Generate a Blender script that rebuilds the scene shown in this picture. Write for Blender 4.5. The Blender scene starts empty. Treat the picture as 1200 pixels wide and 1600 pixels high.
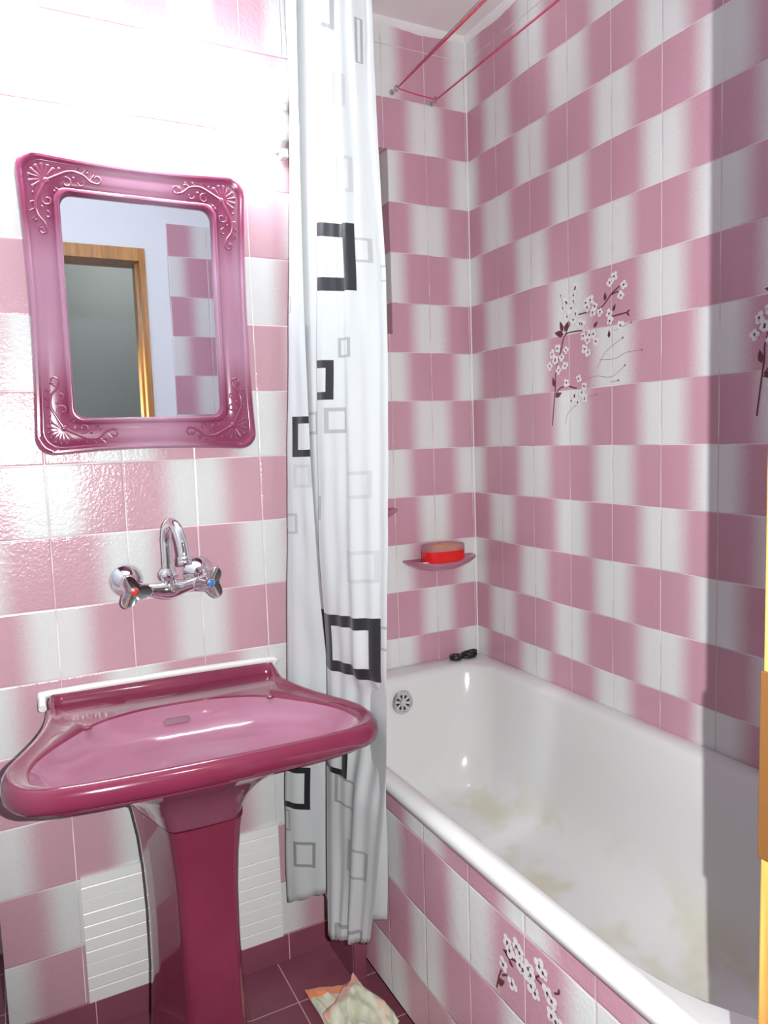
import bpy, bmesh, math, random
from mathutils import Vector, Matrix, noise as mnoise
random.seed(7)
sc = bpy.context.scene
C = sc.collection
PI = math.pi

# ------------------------------------------------------------------ helpers
def lerp(a, b, t): return a + (b - a) * t
def sstep(a, b, x):
    t = max(0.0, min(1.0, (x - a) / (b - a))); return t * t * (3 - 2 * t)

def obj(name, bm, mat, parent=None, smooth=False, bevel=0.0, seg=2, loc=None):
    me = bpy.data.meshes.new(name)
    bm.normal_update(); bm.to_mesh(me); bm.free()
    mats = mat if isinstance(mat, (list, tuple)) else [mat]
    for m in mats: me.materials.append(m)
    if smooth:
        for p in me.polygons: p.use_smooth = True
        me.set_sharp_from_angle(angle=math.radians(52))
    o = bpy.data.objects.new(name, me); C.objects.link(o)
    if loc: o.location = loc
    if parent is not None: o.parent = parent
    if bevel > 0:
        b = o.modifiers.new('bevel', 'BEVEL'); b.width = bevel; b.segments = seg; b.limit_method = 'ANGLE'
    return o

def thing(name, label, cat, loc=(0, 0, 0), group=None):
    o = bpy.data.objects.new(name, None); C.objects.link(o)
    o.location = loc; o.empty_display_size = .05
    o['label'] = label; o['category'] = cat
    if group: o['group'] = group
    return o
def tag(o, label, cat, group=None):
    o['label'] = label; o['category'] = cat
    if group: o['group'] = group
    return o
def struct(o): o['kind'] = 'structure'; return o

def add_box(bm, x0, x1, y0, y1, z0, z1, mi=0):
    v = [bm.verts.new((x, y, z)) for x in (x0, x1) for y in (y0, y1) for z in (z0, z1)]
    for f in ((0, 1, 3, 2), (4, 6, 7, 5), (0, 4, 5, 1), (2, 3, 7, 6), (0, 2, 6, 4), (1, 5, 7, 3)):
        bm.faces.new([v[i] for i in f]).material_index = mi
def box(x0, x1, y0, y1, z0, z1):
    bm = bmesh.new(); add_box(bm, x0, x1, y0, y1, z0, z1); return bm

def add_loft(bm, rings, cap0=True, cap1=True, closed=True, mi=0):
    vs = [[bm.verts.new(p) for p in r] for r in rings]
    n = len(rings[0])
    for a, b in zip(vs[:-1], vs[1:]):
        for i in range(n if closed else n - 1):
            j = (i + 1) % n
            bm.faces.new((a[i], a[j], b[j], b[i])).material_index = mi
    if cap0: bm.faces.new(list(reversed(vs[0]))).material_index = mi
    if cap1: bm.faces.new(vs[-1]).material_index = mi
    return vs

def frame_of(d):
    d = d.normalized(); a = Vector((0, 0, 1)) if abs(d.z) < .9 else Vector((1, 0, 0))
    u = d.cross(a).normalized(); return u, d.cross(u).normalized()
def smooth_path(pts, n=6):
    pts = [Vector(p) for p in pts]; out = []
    for i in range(len(pts) - 1):
        p0 = pts[max(0, i - 1)]; p1 = pts[i]; p2 = pts[i + 1]; p3 = pts[min(len(pts) - 1, i + 2)]
        for k in range(n):
            t = k / n
            out.append(.5 * ((2 * p1) + (p2 - p0) * t + (2 * p0 - 5 * p1 + 4 * p2 - p3) * t * t + (3 * p1 - p0 - 3 * p2 + p3) * t ** 3))
    out.append(pts[-1]); return out
def add_tube(bm, pts, r, n=10, cap=True, mi=0, closed=False):
    pts = [Vector(p) for p in pts]; m = len(pts)
    rr = r if isinstance(r, (list, tuple)) else [r] * m
    rings = []; u = None
    for i, p in enumerate(pts):
        if closed: d = pts[(i + 1) % m] - pts[i - 1]
        else: d = pts[min(i + 1, m - 1)] - pts[max(i - 1, 0)]
        if d.length < 1e-9: d = Vector((0, 0, 1))
        d.normalize()
        if u is None: u, w = frame_of(d)
        else:
            u = (u - d * u.dot(d)); u.normalize(); w = d.cross(u)
        rings.append([p + (u * math.cos(2 * PI * k / n) + w * math.sin(2 * PI * k / n)) * rr[i] for k in range(n)])
    if closed: rings.append(rings[0])
    add_loft(bm, rings, cap and not closed, cap and not closed, True, mi)
    if closed: bmesh.ops.remove_doubles(bm, verts=bm.verts, dist=1e-7)
def add_lathe(bm, prof, n=32, M=None, mi=0, cap0=True, cap1=True):
    """prof: (radius, height) along +z, moved by M"""
    M = M or Matrix.Identity(4)
    rings = [[M @ Vector((max(r, 1e-5) * math.cos(2 * PI * k / n), max(r, 1e-5) * math.sin(2 * PI * k / n), h)) for k in range(n)] for r, h in prof]
    add_loft(bm, rings, cap0, cap1, True, mi)
def add_ball(bm, c, r, mi=0, sub=2, sc3=(1, 1, 1)):
    g = bmesh.ops.create_icosphere(bm, subdivisions=sub, radius=r)
    for v in g['verts']:
        v.co = Vector((v.co.x * sc3[0], v.co.y * sc3[1], v.co.z * sc3[2])) + Vector(c)
    for f in {f for v in g['verts'] for f in v.link_faces}: f.material_index = mi
def axis_mat(loc, d):
    d = Vector(d).normalized(); u, w = frame_of(d)
    M = Matrix((( u.x, w.x, d.x, loc[0]), (u.y, w.y, d.y, loc[1]), (u.z, w.z, d.z, loc[2]), (0, 0, 0, 1)))
    return M
def resample(pts, n):
    pts = [Vector(p) for p in pts]; L = [0]
    for a, b in zip(pts[:-1], pts[1:]): L.append(L[-1] + (b - a).length)
    out = []; j = 0
    for i in range(n):
        s = L[-1] * i / (n - 1)
        while j < len(L) - 2 and L[j + 1] < s: j += 1
        t = (s - L[j]) / max(1e-9, L[j + 1] - L[j]); out.append(pts[j].lerp(pts[j + 1], t))
    return out

# ------------------------------------------------------------------ materials
class NT:
    def __init__(s, name):
        s.m = bpy.data.materials.new(name); s.m.use_nodes = True
        s.t = s.m.node_tree; s.b = s.t.nodes['Principled BSDF']; s.o = s.t.nodes['Material Output']
    def n(s, typ, **k):
        nd = s.t.nodes.new(typ)
        for a, v in k.items(): setattr(nd, a, v)
        return nd
    def put(s, sock, v):
        if isinstance(v, bpy.types.NodeSocket): s.t.links.new(v, sock)
        else: sock.default_value = v
    def math(s, op, a, b=None, c=None, clamp=False):
        nd = s.n('ShaderNodeMath', operation=op, use_clamp=clamp)
        for i, v in enumerate((a, b, c)):
            if v is not None: s.put(nd.inputs[i], v)
        return nd.outputs[0]
    def mix(s, f, a, b, mode='MIX'):
        nd = s.n('ShaderNodeMix', data_type='RGBA', blend_type=mode)
        s.put(nd.inputs[0], f); s.put(nd.inputs[6], a); s.put(nd.inputs[7], b); return nd.outputs[2]
    def ramp(s, f, lo, hi, a=0.0, b=1.0):
        nd = s.n('ShaderNodeMapRange', interpolation_type='SMOOTHSTEP')
        s.put(nd.inputs[0], f); s.put(nd.inputs[1], lo); s.put(nd.inputs[2], hi); s.put(nd.inputs[3], a); s.put(nd.inputs[4], b); return nd.outputs[0]
    def pos(s):
        g = s.n('ShaderNodeTexCoord'); x = s.n('ShaderNodeSeparateXYZ'); s.t.links.new(g.outputs['Object'], x.inputs[0])
        return g.outputs['Object'], x.outputs[0], x.outputs[1], x.outputs[2]
    def noise(s, vec, scale, detail=2, rough=.5):
        nd = s.n('ShaderNodeTexNoise'); s.t.links.new(vec, nd.inputs['Vector']); nd.inputs['Scale'].default_value = scale
        nd.inputs['Detail'].default_value = detail; nd.inputs['Roughness'].default_value = rough; return nd.outputs['Fac']
    def bump(s, h, strength, dist, normal=None):
        nd = s.n('ShaderNodeBump'); nd.inputs['Strength'].default_value = strength; nd.inputs['Distance'].default_value = dist
        s.put(nd.inputs['Height'], h)
        if normal is not None: s.t.links.new(normal, nd.inputs['Normal'])
        return nd.outputs[0]
    def set(s, **k):
        names = dict(color='Base Color', rough='Roughness', metal='Metallic', spec='Specular IOR Level', coat='Coat Weight', coatr='Coat Roughness', normal='Normal',
                     trans='Transmission Weight', ior='IOR', emis='Emission Color', es='Emission Strength', sss='Subsurface Weight', alpha='Alpha', sheen='Sheen Weight')
        for a, v in k.items():
            sk = s.b.inputs[names[a]]
            if isinstance(v, tuple) and len(v) == 3: v = (*v, 1)
            s.put(sk, v)
        return s.m

def plain(name, col, rough=.4, nscale=30, var=.06, bump=0.0, **k):
    t = NT(name); p, x, y, z = t.pos()
    f = t.noise(p, nscale, 3)
    c = t.mix(t.math('MULTIPLY', f, var * 2), (*col, 1), (*[v * .6 for v in col], 1))
    if bump > 0: k['normal'] = t.bump(t.noise(p, nscale * 6, 2), bump, .001)
    return t.set(color=c, rough=rough, **k)

def srgb(r, g, b):
    f = lambda v: (v / 255 / 12.92) if v <= 10.3 else ((v / 255 + .055) / 1.055) ** 2.4
    return (f(r), f(g), f(b))

TILE_WHITE = (.69, .70, .695, 1); TILE_PINK = (.53, .285, .355, 1)
def tile_mat(name, axis, off, w, z0, h, sgn=1, PINK=TILE_PINK, WHITE=TILE_WHITE, top=None):
    """wall tile: across each tile the glaze runs from off-white to dusty pink, mirrored from tile to tile, swapped from row to row"""
    t = NT(name); p, x, y, z = t.pos(); c = x if axis == 'x' else y
    u = t.math('DIVIDE', t.math('SUBTRACT', t.math('MULTIPLY', c, sgn), off), w)
    v = t.math('DIVIDE', t.math('SUBTRACT', z, z0), h)
    if top:                                                        # topmost course laid with narrower tiles
        up_ = t.math('GREATER_THAN', z, top[0]); u2 = t.math('DIVIDE', t.math('SUBTRACT', c, top[1]), top[2])
        u = t.math('ADD', t.math('MULTIPLY', u, t.math('SUBTRACT', 1.0, up_)), t.math('MULTIPLY', u2, up_))
    k = t.math('MINIMUM', t.math('FLOOR', v), 7.0); i = t.math('FLOOR', u)
    idv = t.n('ShaderNodeCombineXYZ'); t.put(idv.inputs[0], i); t.put(idv.inputs[1], k)
    wn = t.n('ShaderNodeTexWhiteNoise', noise_dimensions='2D'); t.t.links.new(idv.outputs[0], wn.inputs[0]); rnd = wn.outputs['Value']
    a = t.math('PINGPONG', t.math('ADD', t.math('ADD', u, k), 101.0), 1.0)
    a = t.math('ADD', a, t.math('MULTIPLY', t.math('SUBTRACT', t.noise(p, 160, 2), .5), .10))
    lo = t.math('ADD', .12, t.math('MULTIPLY', rnd, .10))
    pk = t.ramp(a, lo, t.math('ADD', lo, .44), 0.0, 1.0)
    deep = t.ramp(a, .62, 1.0, 0.0, .12)
    col = t.mix(pk, WHITE, PINK)
    col = t.mix(deep, col, (.39, .175, .235, 1))
    col = t.mix(t.math('MULTIPLY', t.math('SUBTRACT', rnd, .2), .12), col, (.50, .36, .40, 1))
    fu = t.math('FRACT', u); fv = t.math('FRACT', v)
    du = t.math('MULTIPLY', t.math('MINIMUM', fu, t.math('SUBTRACT', 1.0, fu)), w)
    dv = t.math('MULTIPLY', t.math('MINIMUM', fv, t.math('SUBTRACT', 1.0, fv)), h)
    dd = t.math('MINIMUM', du, dv)
    g = t.ramp(dd, .0006, .0014, 1.0, 0.0)
    gc = t.mix(t.ramp(t.noise(p, 7, 2), .42, .58), (.74, .62, .64, 1), (.50, .40, .42, 1))
    col = t.mix(g, col, gc)
    edge = t.ramp(dd, .0005, .004)
    dim = t.math('ADD', t.math('MULTIPLY', t.noise(p, 150, 2, .55), 1.0), t.math('MULTIPLY', t.noise(p, 60, 2), .8))
    n1 = t.bump(dim, .32, .0022)
    n2 = t.bump(edge, .5, .0012, n1)
    rough = t.math('ADD', .22, t.math('MULTIPLY', g, .5))
    return t.set(color=col, rough=rough, normal=n2, spec=.5)

def dark_tile_mat(name, x0=-.875):
    t = NT(name); p, x, y, z = t.pos()
    u = t.math('DIVIDE', t.math("SUBTRACT", x, x0), .150); v = t.math('DIVIDE', t.math('ADD', y, .384), .150)
    fu = t.math('FRACT', u); fv = t.math('FRACT', v)
    d = t.math('MULTIPLY', t.math('MINIMUM', t.math('MINIMUM', fu, t.math('SUBTRACT', 1.0, fu)), t.math('MINIMUM', fv, t.math('SUBTRACT', 1.0, fv))), .15)
    g = t.ramp(d, .0008, .0016, 1.0, 0.0)
    idv = t.n('ShaderNodeCombineXYZ'); t.put(idv.inputs[0], t.math('FLOOR', u)); t.put(idv.inputs[1], t.math('FLOOR', v))
    wn = t.n('ShaderNodeTexWhiteNoise', noise_dimensions='2D'); t.t.links.new(idv.outputs[0], wn.inputs[0])
    col = t.mix(t.noise(p, 14, 4), (.150, .036, .060, 1), (.220, .062, .095, 1))
    col = t.mix(t.math('MULTIPLY', wn.outputs['Value'], .25), col, (.24, .09, .12, 1))
    col = t.mix(g, col, (.55, .33, .36, 1))
    return t.set(color=col, rough=t.math('ADD', .3, t.math('MULTIPLY', t.noise(p, 40, 3), .2)), normal=t.bump(t.ramp(d, .0005, .003), .4, .001))
LAMP, FLASH, HALL, EXPOSURE = 170.0, 120.0, 8.0, 0.15

DEC1_FLOWERS = [(-0.496, 1.664), (-0.488, 1.644), (-0.458, 1.632), (-0.445, 1.617), (-0.479, 1.612), (-0.462, 1.592), (-0.496, 1.595), (-0.487, 1.58), (-0.552, 1.621), (-0.54, 1.604), (-0.568, 1.602), (-0.587, 1.585), (-0.56, 1.588), (-0.52, 1.564), (-0.621, 1.651), (-0.668, 1.637), (-0.659, 1.613), (-0.619, 1.575), (-0.621, 1.557), (-0.657, 1.541), (-0.524, 1.533), (-0.548, 1.532), (-0.563, 1.533), (-0.54, 1.52), (-0.571, 1.513), (-0.53, 1.498), (-0.422, 1.512), (-0.456, 1.505), (-0.399, 1.5), (-0.412, 1.484), (-0.439, 1.487), (-0.389, 1.468), (-0.425, 1.453), (-0.452, 1.462), (-0.458, 1.416), (-0.506, 1.423), (-0.526, 1.402), (-0.518, 1.386), (-0.476, 1.366), (-0.501, 1.361), (-0.528, 1.369), (-0.489, 1.379)]
DEC1_LEAVES = [[(-0.604, 1.609), (-0.604, 1.632)], [(-0.631, 1.579), (-0.64, 1.597)], [(-0.562, 1.549), (-0.578, 1.563)], [(-0.617, 1.515), (-0.618, 1.536)], [(-0.444, 1.555), (-0.432, 1.585)], [(-0.449, 1.554), (-0.469, 1.581)], [(-0.447, 1.547), (-0.409, 1.556)], [(-0.406, 1.408), (-0.4, 1.437)], [(-0.409, 1.381), (-0.437, 1.391)], [(-0.678, 1.57), (-0.689, 1.574)], [(-0.678, 1.568), (-0.687, 1.559)]]
DEC1_STEMS = [[(-0.396, 1.302), (-0.403, 1.358), (-0.411, 1.416), (-0.413, 1.451), (-0.435, 1.507), (-0.453, 1.545), (-0.495, 1.549), (-0.52, 1.547)], [(-0.453, 1.545), (-0.474, 1.576)], [(-0.411, 1.387), (-0.429, 1.403), (-0.459, 1.407), (-0.497, 1.398)], [(-0.504, 1.591), (-0.544, 1.592), (-0.591, 1.596), (-0.625, 1.622), (-0.654, 1.637)], [(-0.625, 1.622), (-0.65, 1.625)], [(-0.628, 1.567), (-0.65, 1.568), (-0.682, 1.569)]]
DEC1_TWIGS = [[(-0.539, 1.42), (-0.574, 1.424), (-0.627, 1.418), (-0.671, 1.442)], [(-0.582, 1.465), (-0.635, 1.462), (-0.678, 1.473), (-0.726, 1.473)], [(-0.574, 1.442), (-0.605, 1.482), (-0.664, 1.51)], [(-0.62, 1.405), (-0.649, 1.407)], [(-0.635, 1.531), (-0.692, 1.543)], [(-0.449, 1.303), (-0.46, 1.332), (-0.493, 1.353)], [(-0.445, 1.626), (-0.435, 1.653)], [(-0.534, 1.373), (-0.574, 1.377)]]
DEC2_FLOWERS = [(-1.106, 0.44), (-1.112, 0.429), (-1.131, 0.448), (-1.139, 0.442), (-1.093, 0.392), (-1.139, 0.421), (-1.147, 0.418), (-1.161, 0.429), (-1.167, 0.422), (-1.189, 0.451), (-1.198, 0.446), (-1.117, 0.373), (-1.168, 0.404), (-1.178, 0.398), (-1.208, 0.419), (-1.218, 0.413), (-1.217, 0.388), (-1.227, 0.385), (-1.239, 0.383), (-1.222, 0.36)]
DEC2_LEAVES = [[(-1.118, 0.416), (-1.091, 0.419)], [(-1.107, 0.41), (-1.121, 0.403)], [(-1.073, 0.346), (-1.096, 0.363)], [(-1.233, 0.434), (-1.235, 0.445)]]
DEC2_STEMS = [[(-1.116, 0.416), (-1.13, 0.42), (-1.152, 0.421), (-1.16, 0.412), (-1.168, 0.408)], [(-1.177, 0.425), (-1.2, 0.421), (-1.218, 0.41), (-1.226, 0.398), (-1.232, 0.381)], [(-1.177, 0.425), (-1.188, 0.434)], [(-1.086, 0.378), (-1.078, 0.359), (-1.071, 0.335)], [(-1.088, 0.369), (-1.1, 0.377), (-1.109, 0.373)], [(-1.223, 0.429), (-1.233, 0.435)]]
CURTAIN_RECTS = [('D', 4.175, 0.5365, 0.139, 0.0196, 0.06, 0.0051, 0.35), ('D', 4.781, 0.511, 0.035, 0.028, 0.023, 0.0017, 0.45), ('D', 4.43, 0.445, 0.139, 0.02, 0.045, 0.0034, 0.16), ('D', 4.478, 0.3415, 0.159, 0.0225, 0.051, 0.0043, 0.2), ('D', 4.157, 0.2371, 0.481, 0.0427, 0.181, 0.0171, 1), ('D', 4.708, 0.2467, 0.115, 0.0157, 0.038, 0.0034, 0.3), ('D', 4.991, 0.2176, 0.104, 0.0113, 0.038, 0.0034, 0.25), ('D', 4.443, 0.1212, 0.123, 0.0129, 0.037, 0.0034, 0.38), ('D', 3.977, 0.0795, 0.287, 0.0259, 0.1, 0.0103, 1), ('D', 4.305, 0.0261, 0.159, 0.017, 0.055, 0.0051, 0.34), ('D', 4.632, -0.0608, 0.177, 0.0185, 0.055, 0.0051, 0.14), ('D', 4.653, -0.1713, 0.233, 0.0217, 0.057, 0.0051, 0.14), ('D', 4.455, -0.2824, 0.45, 0.0422, 0.15, 0.0163, 1), ('D', 4.984, -0.2654, 0.101, 0.0156, 0.032, 0.0034, 0.4), ('D', 4.07, -0.4448, 0.311, 0.0312, 0.089, 0.0086, 1), ('D', 4.388, -0.4967, 0.189, 0.021, 0.044, 0.0034, 0.45), ('D', 4.624, -0.5896, 0.204, 0.0244, 0.062, 0.0043, 0.35), ('D', 4.537, -0.7331, 0.313, 0.0278, 0.064, 0.0068, 0.4), ('D', 4.727, -0.3862, 0.061, 0.0132, 0.045, 0.0034, 0.3), ('D', 4.025, -0.0903, 0.028, 0.0161, 0.028, 0.0026, 0.35), ('C', 1.998, 0.2287, 0.746, 0.0388, 0.341, 0.0154, 1), ('C', 3.0, 0.1185, 0.765, 0.0116, 0.164, 0.0026, 0.3), ('C', 3.519, 0.0237, 1.26, 0.0152, 0.296, 0.0043, 0.3), ('C', 1.98, -0.2757, 3.012, 0.041, 0.941, 0.0137, 1), ('B', 0.883, 0.006, 0.601, 0.0268, 0.264, 0.0094, 1), ('B', -0.118, 0.1787, 0.391, 0.0107, 0.13, 0.0026, 0.3), ('B', 0.661, -0.0466, 0.344, 0.0155, 0.132, 0.0043, 0.14), ('B', 0.107, -0.1101, 0.32, 0.0139, 0.095, 0.0034, 0.3), ('B', 0.118, -0.4851, 0.502, 0.0306, 0.137, 0.0086, 1), ('B', -0.056, -0.5355, 0.193, 0.0162, 0.062, 0.0034, 0.35), ('B', 0.476, -0.5826, 0.258, 0.0187, 0.078, 0.0043, 0.5)]

ZF = 1.245                     # height of the tile course that lies at the lens' horizon
# ------------------------------------------------------------------ camera (in the doorway, looking down a little)
cam_d = bpy.data.cameras.new('camera'); cam = bpy.data.objects.new('camera', cam_d); C.objects.link(cam); sc.camera = cam
cam_d.sensor_fit = 'VERTICAL'; cam_d.sensor_height = 24; cam_d.lens = 17.526; cam_d.clip_start = .02
yaw, pit, rol = .4725, -.0979, -.0333
fw = Vector((math.sin(yaw) * math.cos(pit), math.cos(yaw) * math.cos(pit), math.sin(pit)))
rt = Vector((math.cos(yaw), -math.sin(yaw), 0)); up = rt.cross(fw)
rt2 = rt * math.cos(rol) + up * math.sin(rol); up2 = -rt * math.sin(rol) + up * math.cos(rol)
CAM = Vector((-1.3952, -2.0639, .0363 + ZF))
cam.matrix_world = Matrix(((rt2.x, up2.x, -fw.x, CAM.x), (rt2.y, up2.y, -fw.y, CAM.y), (rt2.z, up2.z, -fw.z, CAM.z), (0, 0, 0, 1)))

# ------------------------------------------------------------------ materials
M_sink_wall = tile_mat('sink_wall_tile', 'x', -1.3119, .1523, ZF + .0046, .15, 1, (.43, .255, .295, 1), (.53, .54, .535, 1), (ZF + .9046, -1.3119 + .1523 * 3, .101))  # same tiles as elsewhere; glare and the near flash put into their colour
M_back = tile_mat('back_wall_tile', 'x', .0087, .1461, ZF, .15, -1)
M_right = tile_mat('right_wall_tile', 'y', -.0091, .1589, ZF, .15, -1)
M_reveal = tile_mat('reveal_tile', 'y', -.31, .155, ZF, .15)
M_bath_panel = tile_mat('bath_surround_tile', 'y', .664, .162, ZF - .766, .1563, -1)
M_front_tile = tile_mat('front_wall_tile', 'x', -.915, .15, ZF + .005, .15)
M_floor = dark_tile_mat('floor_tile'); M_skirt = dark_tile_mat('skirting_tile', -.843)
M_paint = plain('white_paint', (.76, .80, .84), .6, 12, .03, .05)
M_ceil = plain('ceiling_paint', (.80, .77, .77), .7, 9, .04, .08)
M_plaster = plain('plaster', (.78, .76, .76), .8, 60, .05, .3)
M_hall = plain('hall_paint', (.34, .37, .36), .6, 5, .1)
M_print_white = plain('print_white', (.74, .71, .72), .3, 300, .05)
M_print_dark = plain('print_brown', (.13, .035, .045), .3, 300, .1)
M_print_twig = plain('print_twig', (.36, .20, .22), .3, 300, .1)
M_print_grey = plain('print_grey', (.30, .22, .25), .3, 300, .1)
M_chrome = plain('chrome', (.78, .78, .80), .06, 20, .02, metal=1.0)
M_steel = plain('dull_steel', (.55, .54, .52), .28, 80, .1, metal=1.0)
M_enamel_plain = plain('white_plastic', (.66, .66, .64), .35, 20, .03)
M_black = plain('black_rubber', (.012, .011, .012), .35, 40, .1)
M_slot = plain('slot_shadow_glaze', (.16, .06, .09), .4, 20, .05)
M_dark = plain('dark_hole', (.01, .01, .01), .6, 10, .05)
M_red = plain('red_plastic', (.72, .012, .012), .28, 40, .05)
M_soap = plain('yellow_soap', (.85, .36, .015), .45, 50, .06)
M_reddot = plain('red_dot', (.55, .03, .02), .25, 60, .05)
M_bluedot = plain('blue_dot', (.03, .16, .50), .25, 60, .05)
M_cord = plain('red_cord', (.62, .05, .10), .45, 200, .1)
M_silicone = plain('white_sealant', (.66, .65, .64), .4, 40, .04)

def glaze(name, a, b, rough=.12):
    t = NT(name); p, x, y, z = t.pos()
    c = t.mix(t.ramp(t.noise(p, 5, 3), .35, .7), (*a, 1), (*b, 1))
    return t.set(color=c, rough=rough, coat=.6, coatr=.04)
M_basin = glaze('raspberry_glaze', (.150, .017, .045), (.17, .022, .055)); M_under = glaze('dim_mauve_glaze', (.16, .045, .078), (.18, .055, .09)); M_bowl = glaze('pale_raspberry_glaze', (.285, .115, .175), (.31, .128, .195))  # M_under: mauve, greyed and darkened in colour where flash light falls short
M_pedestal = glaze('deep_raspberry_glaze', (.155, .020, .045), (.18, .026, .056))
M_shelf = glaze('pink_glaze', (.40, .14, .21), (.46, .17, .25), .25)

# bath enamel with the yellowish stains at the drain end
t = NT('bath_enamel'); p, x, y, z = t.pos()
low = t.ramp(z, ZF - .93, ZF - 1.09, 0.0, 1.0)
st = t.math('MULTIPLY', low, t.ramp(t.noise(p, 7, 3), .44, .66))
st = t.math('MULTIPLY', st, t.ramp(y, -.95, -.45, .10, .5))
col = t.mix(st, (.67, .67, .665, 1), (.50, .48, .27, 1))
M_bath = t.set(color=col, rough=.16, coat=.35, coatr=.08, normal=t.bump(t.noise(p, 8, 1), .05, .004))

# varnished wood
t = NT('varnished_wood'); p, x, y, z = t.pos()
mp = t.n('ShaderNodeMapping'); t.t.links.new(p, mp.inputs[0]); mp.inputs['Scale'].default_value = (26, 26, 1.6)
g = t.noise(mp.outputs[0], 3.0, 5, .6)
col = t.mix(t.ramp(g, .3, .7), (.52, .26, .07, 1), (.33, .14, .03, 1))
M_wood = t.set(color=col, rough=.3, coat=.3, coatr=.1)
M_wood_dark = plain('brown_varnish', (.10, .042, .011), .3, 30, .2)

# mirror frame: raspberry plastic, airbrushed pale in the middle of each side
t = NT('mirror_frame_plastic'); p, x, y, z = t.pos()
ax_ = t.math('ABSOLUTE', x); az_ = t.math('ABSOLUTE', z)
cor = t.math('MULTIPLY', t.ramp(ax_, .02, .15), t.ramp(az_, .07, .20))
cor = t.math('ADD', cor, t.math('MULTIPLY', t.math('SUBTRACT', t.noise(p, 14, 2), .5), .12), clamp=True)
M_frame = t.set(color=t.mix(cor, (.31, .155, .225, 1), (.180, .026, .072, 1)), rough=.2, coat=.6, coatr=.05)
M_orn = plain('frame_relief', (.19, .04, .085), .16, 40, .06, coat=.7)
M_mirror = plain('mirror_glass', (.80, .84, .88), .012, 10, .01, metal=1.0)

# lamp
t = NT('lamp_tube'); M_tube = t.set(color=(.9, .9, .95), emis=(.86, .93, .99), es=LAMP)

# ------------------------------------------------------------------ room shell
CZ = 2.515
struct(obj('floor', box(-2.3, .06, -3.1, .06, -.06, 0), M_floor))
struct(obj('ceiling', box(-2.3, .06, -3.1, .06, CZ, CZ + .06), M_ceil))

def flat_poly(bm, pts, mi):
    bm.faces.new([bm.verts.new(q) for q in pts]).material_index = mi
def decal(bm, plane_x, flowers, leaves, stems, twigs, size, dy=0.0, lift=.0006, mats=(1, 2, 3, 4), dup=.32):
    """printed blossom spray on the glaze; (y, z) coordinates on the wall plane"""
    W, D, T, G = mats; rnd = random.Random(3)
    def P(y, z, k): return (plane_x - lift * k, y + dy, z)
    def line(pts, w, mi, k):
        pts = smooth_path([(0, a, b) for a, b in pts], 5)
        L = []; R = []
        for i, q in enumerate(pts):
            d = (pts[min(i + 1, len(pts) - 1)] - pts[max(0, i - 1)]); d.normalize(); n = Vector((0, -d.z, d.y)) * w
            L.append(q + n); R.append(q - n)
        for i in range(len(pts) - 1):
            flat_poly(bm, [P(a.y, a.z, k) for a in (L[i], L[i + 1], R[i + 1], R[i])], mi)
    for s in twigs:
        line(s, .0007, T, 1)
        y, z = s[-1]; flat_poly(bm, [P(y + size * .3 * math.cos(q * PI / 3), z + size * .3 * math.sin(q * PI / 3), 1) for q in range(6)], T)
    for s in stems: line(s, .0018, D, 1.3)
    for (y0, z0), (y1, z1) in leaves:
        a = Vector((y0, z0)); b = Vector((y1, z1)); d = b - a; n = Vector((-d.y, d.x)) * .24
        pts = [a, a.lerp(b, .3) + n, a.lerp(b, .6) + n * .8, b, a.lerp(b, .6) - n * .8, a.lerp(b, .3) - n]
        flat_poly(bm, [P(q.x, q.y, 1.6) for q in pts], D)
    flowers = list(flowers) + [(y + rnd.uniform(-1, 1) * size * 1.5, z + rnd.uniform(-1, 1) * size * 1.5) for y, z in flowers if rnd.random() < dup]
    for i, (y, z) in enumerate(flowers):
        a0 = rnd.random() * 6; np_ = 4
        for k in range(np_):
            a = a0 + 2 * PI * k / np_; r = size * rnd.uniform(.8, 1.15); cy_, cz_ = y + r * .62 * math.cos(a), z + r * .62 * math.sin(a)
            flat_poly(bm, [P(cy_ + r * .52 * math.cos(q * PI / 5), cz_ + r * .52 * math.sin(q * PI / 5), 2 + .15 * k + .02 * i) for q in range(10)], W)
        flat_poly(bm, [P(y + size * .26 * math.cos(q * PI / 3), z + size * .30 * math.sin(q * PI / 3), 4) for q in range(6)], D)
        b = a0 + 1; flat_poly(bm, [P(y, z, 3.6), P(y + size * .7 * math.cos(b), z + size * .7 * math.sin(b), 3.6), P(y + size * .7 * math.cos(b + .35), z + size * .7 * math.sin(b + .35), 3.6)], G)

# right wall (long side of the bath) with two printed sprays, one four tiles nearer than the other
bm = box(0, .06, -1.76, .06, 0, CZ)
for dy in (0.0, -.64): decal(bm, 0, DEC1_FLOWERS, DEC1_LEAVES, DEC1_STEMS, DEC1_TWIGS, .0112, dy)
struct(obj('wall_right', bm, [M_right, M_print_white, M_print_dark, M_print_twig, M_print_grey]))
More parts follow.
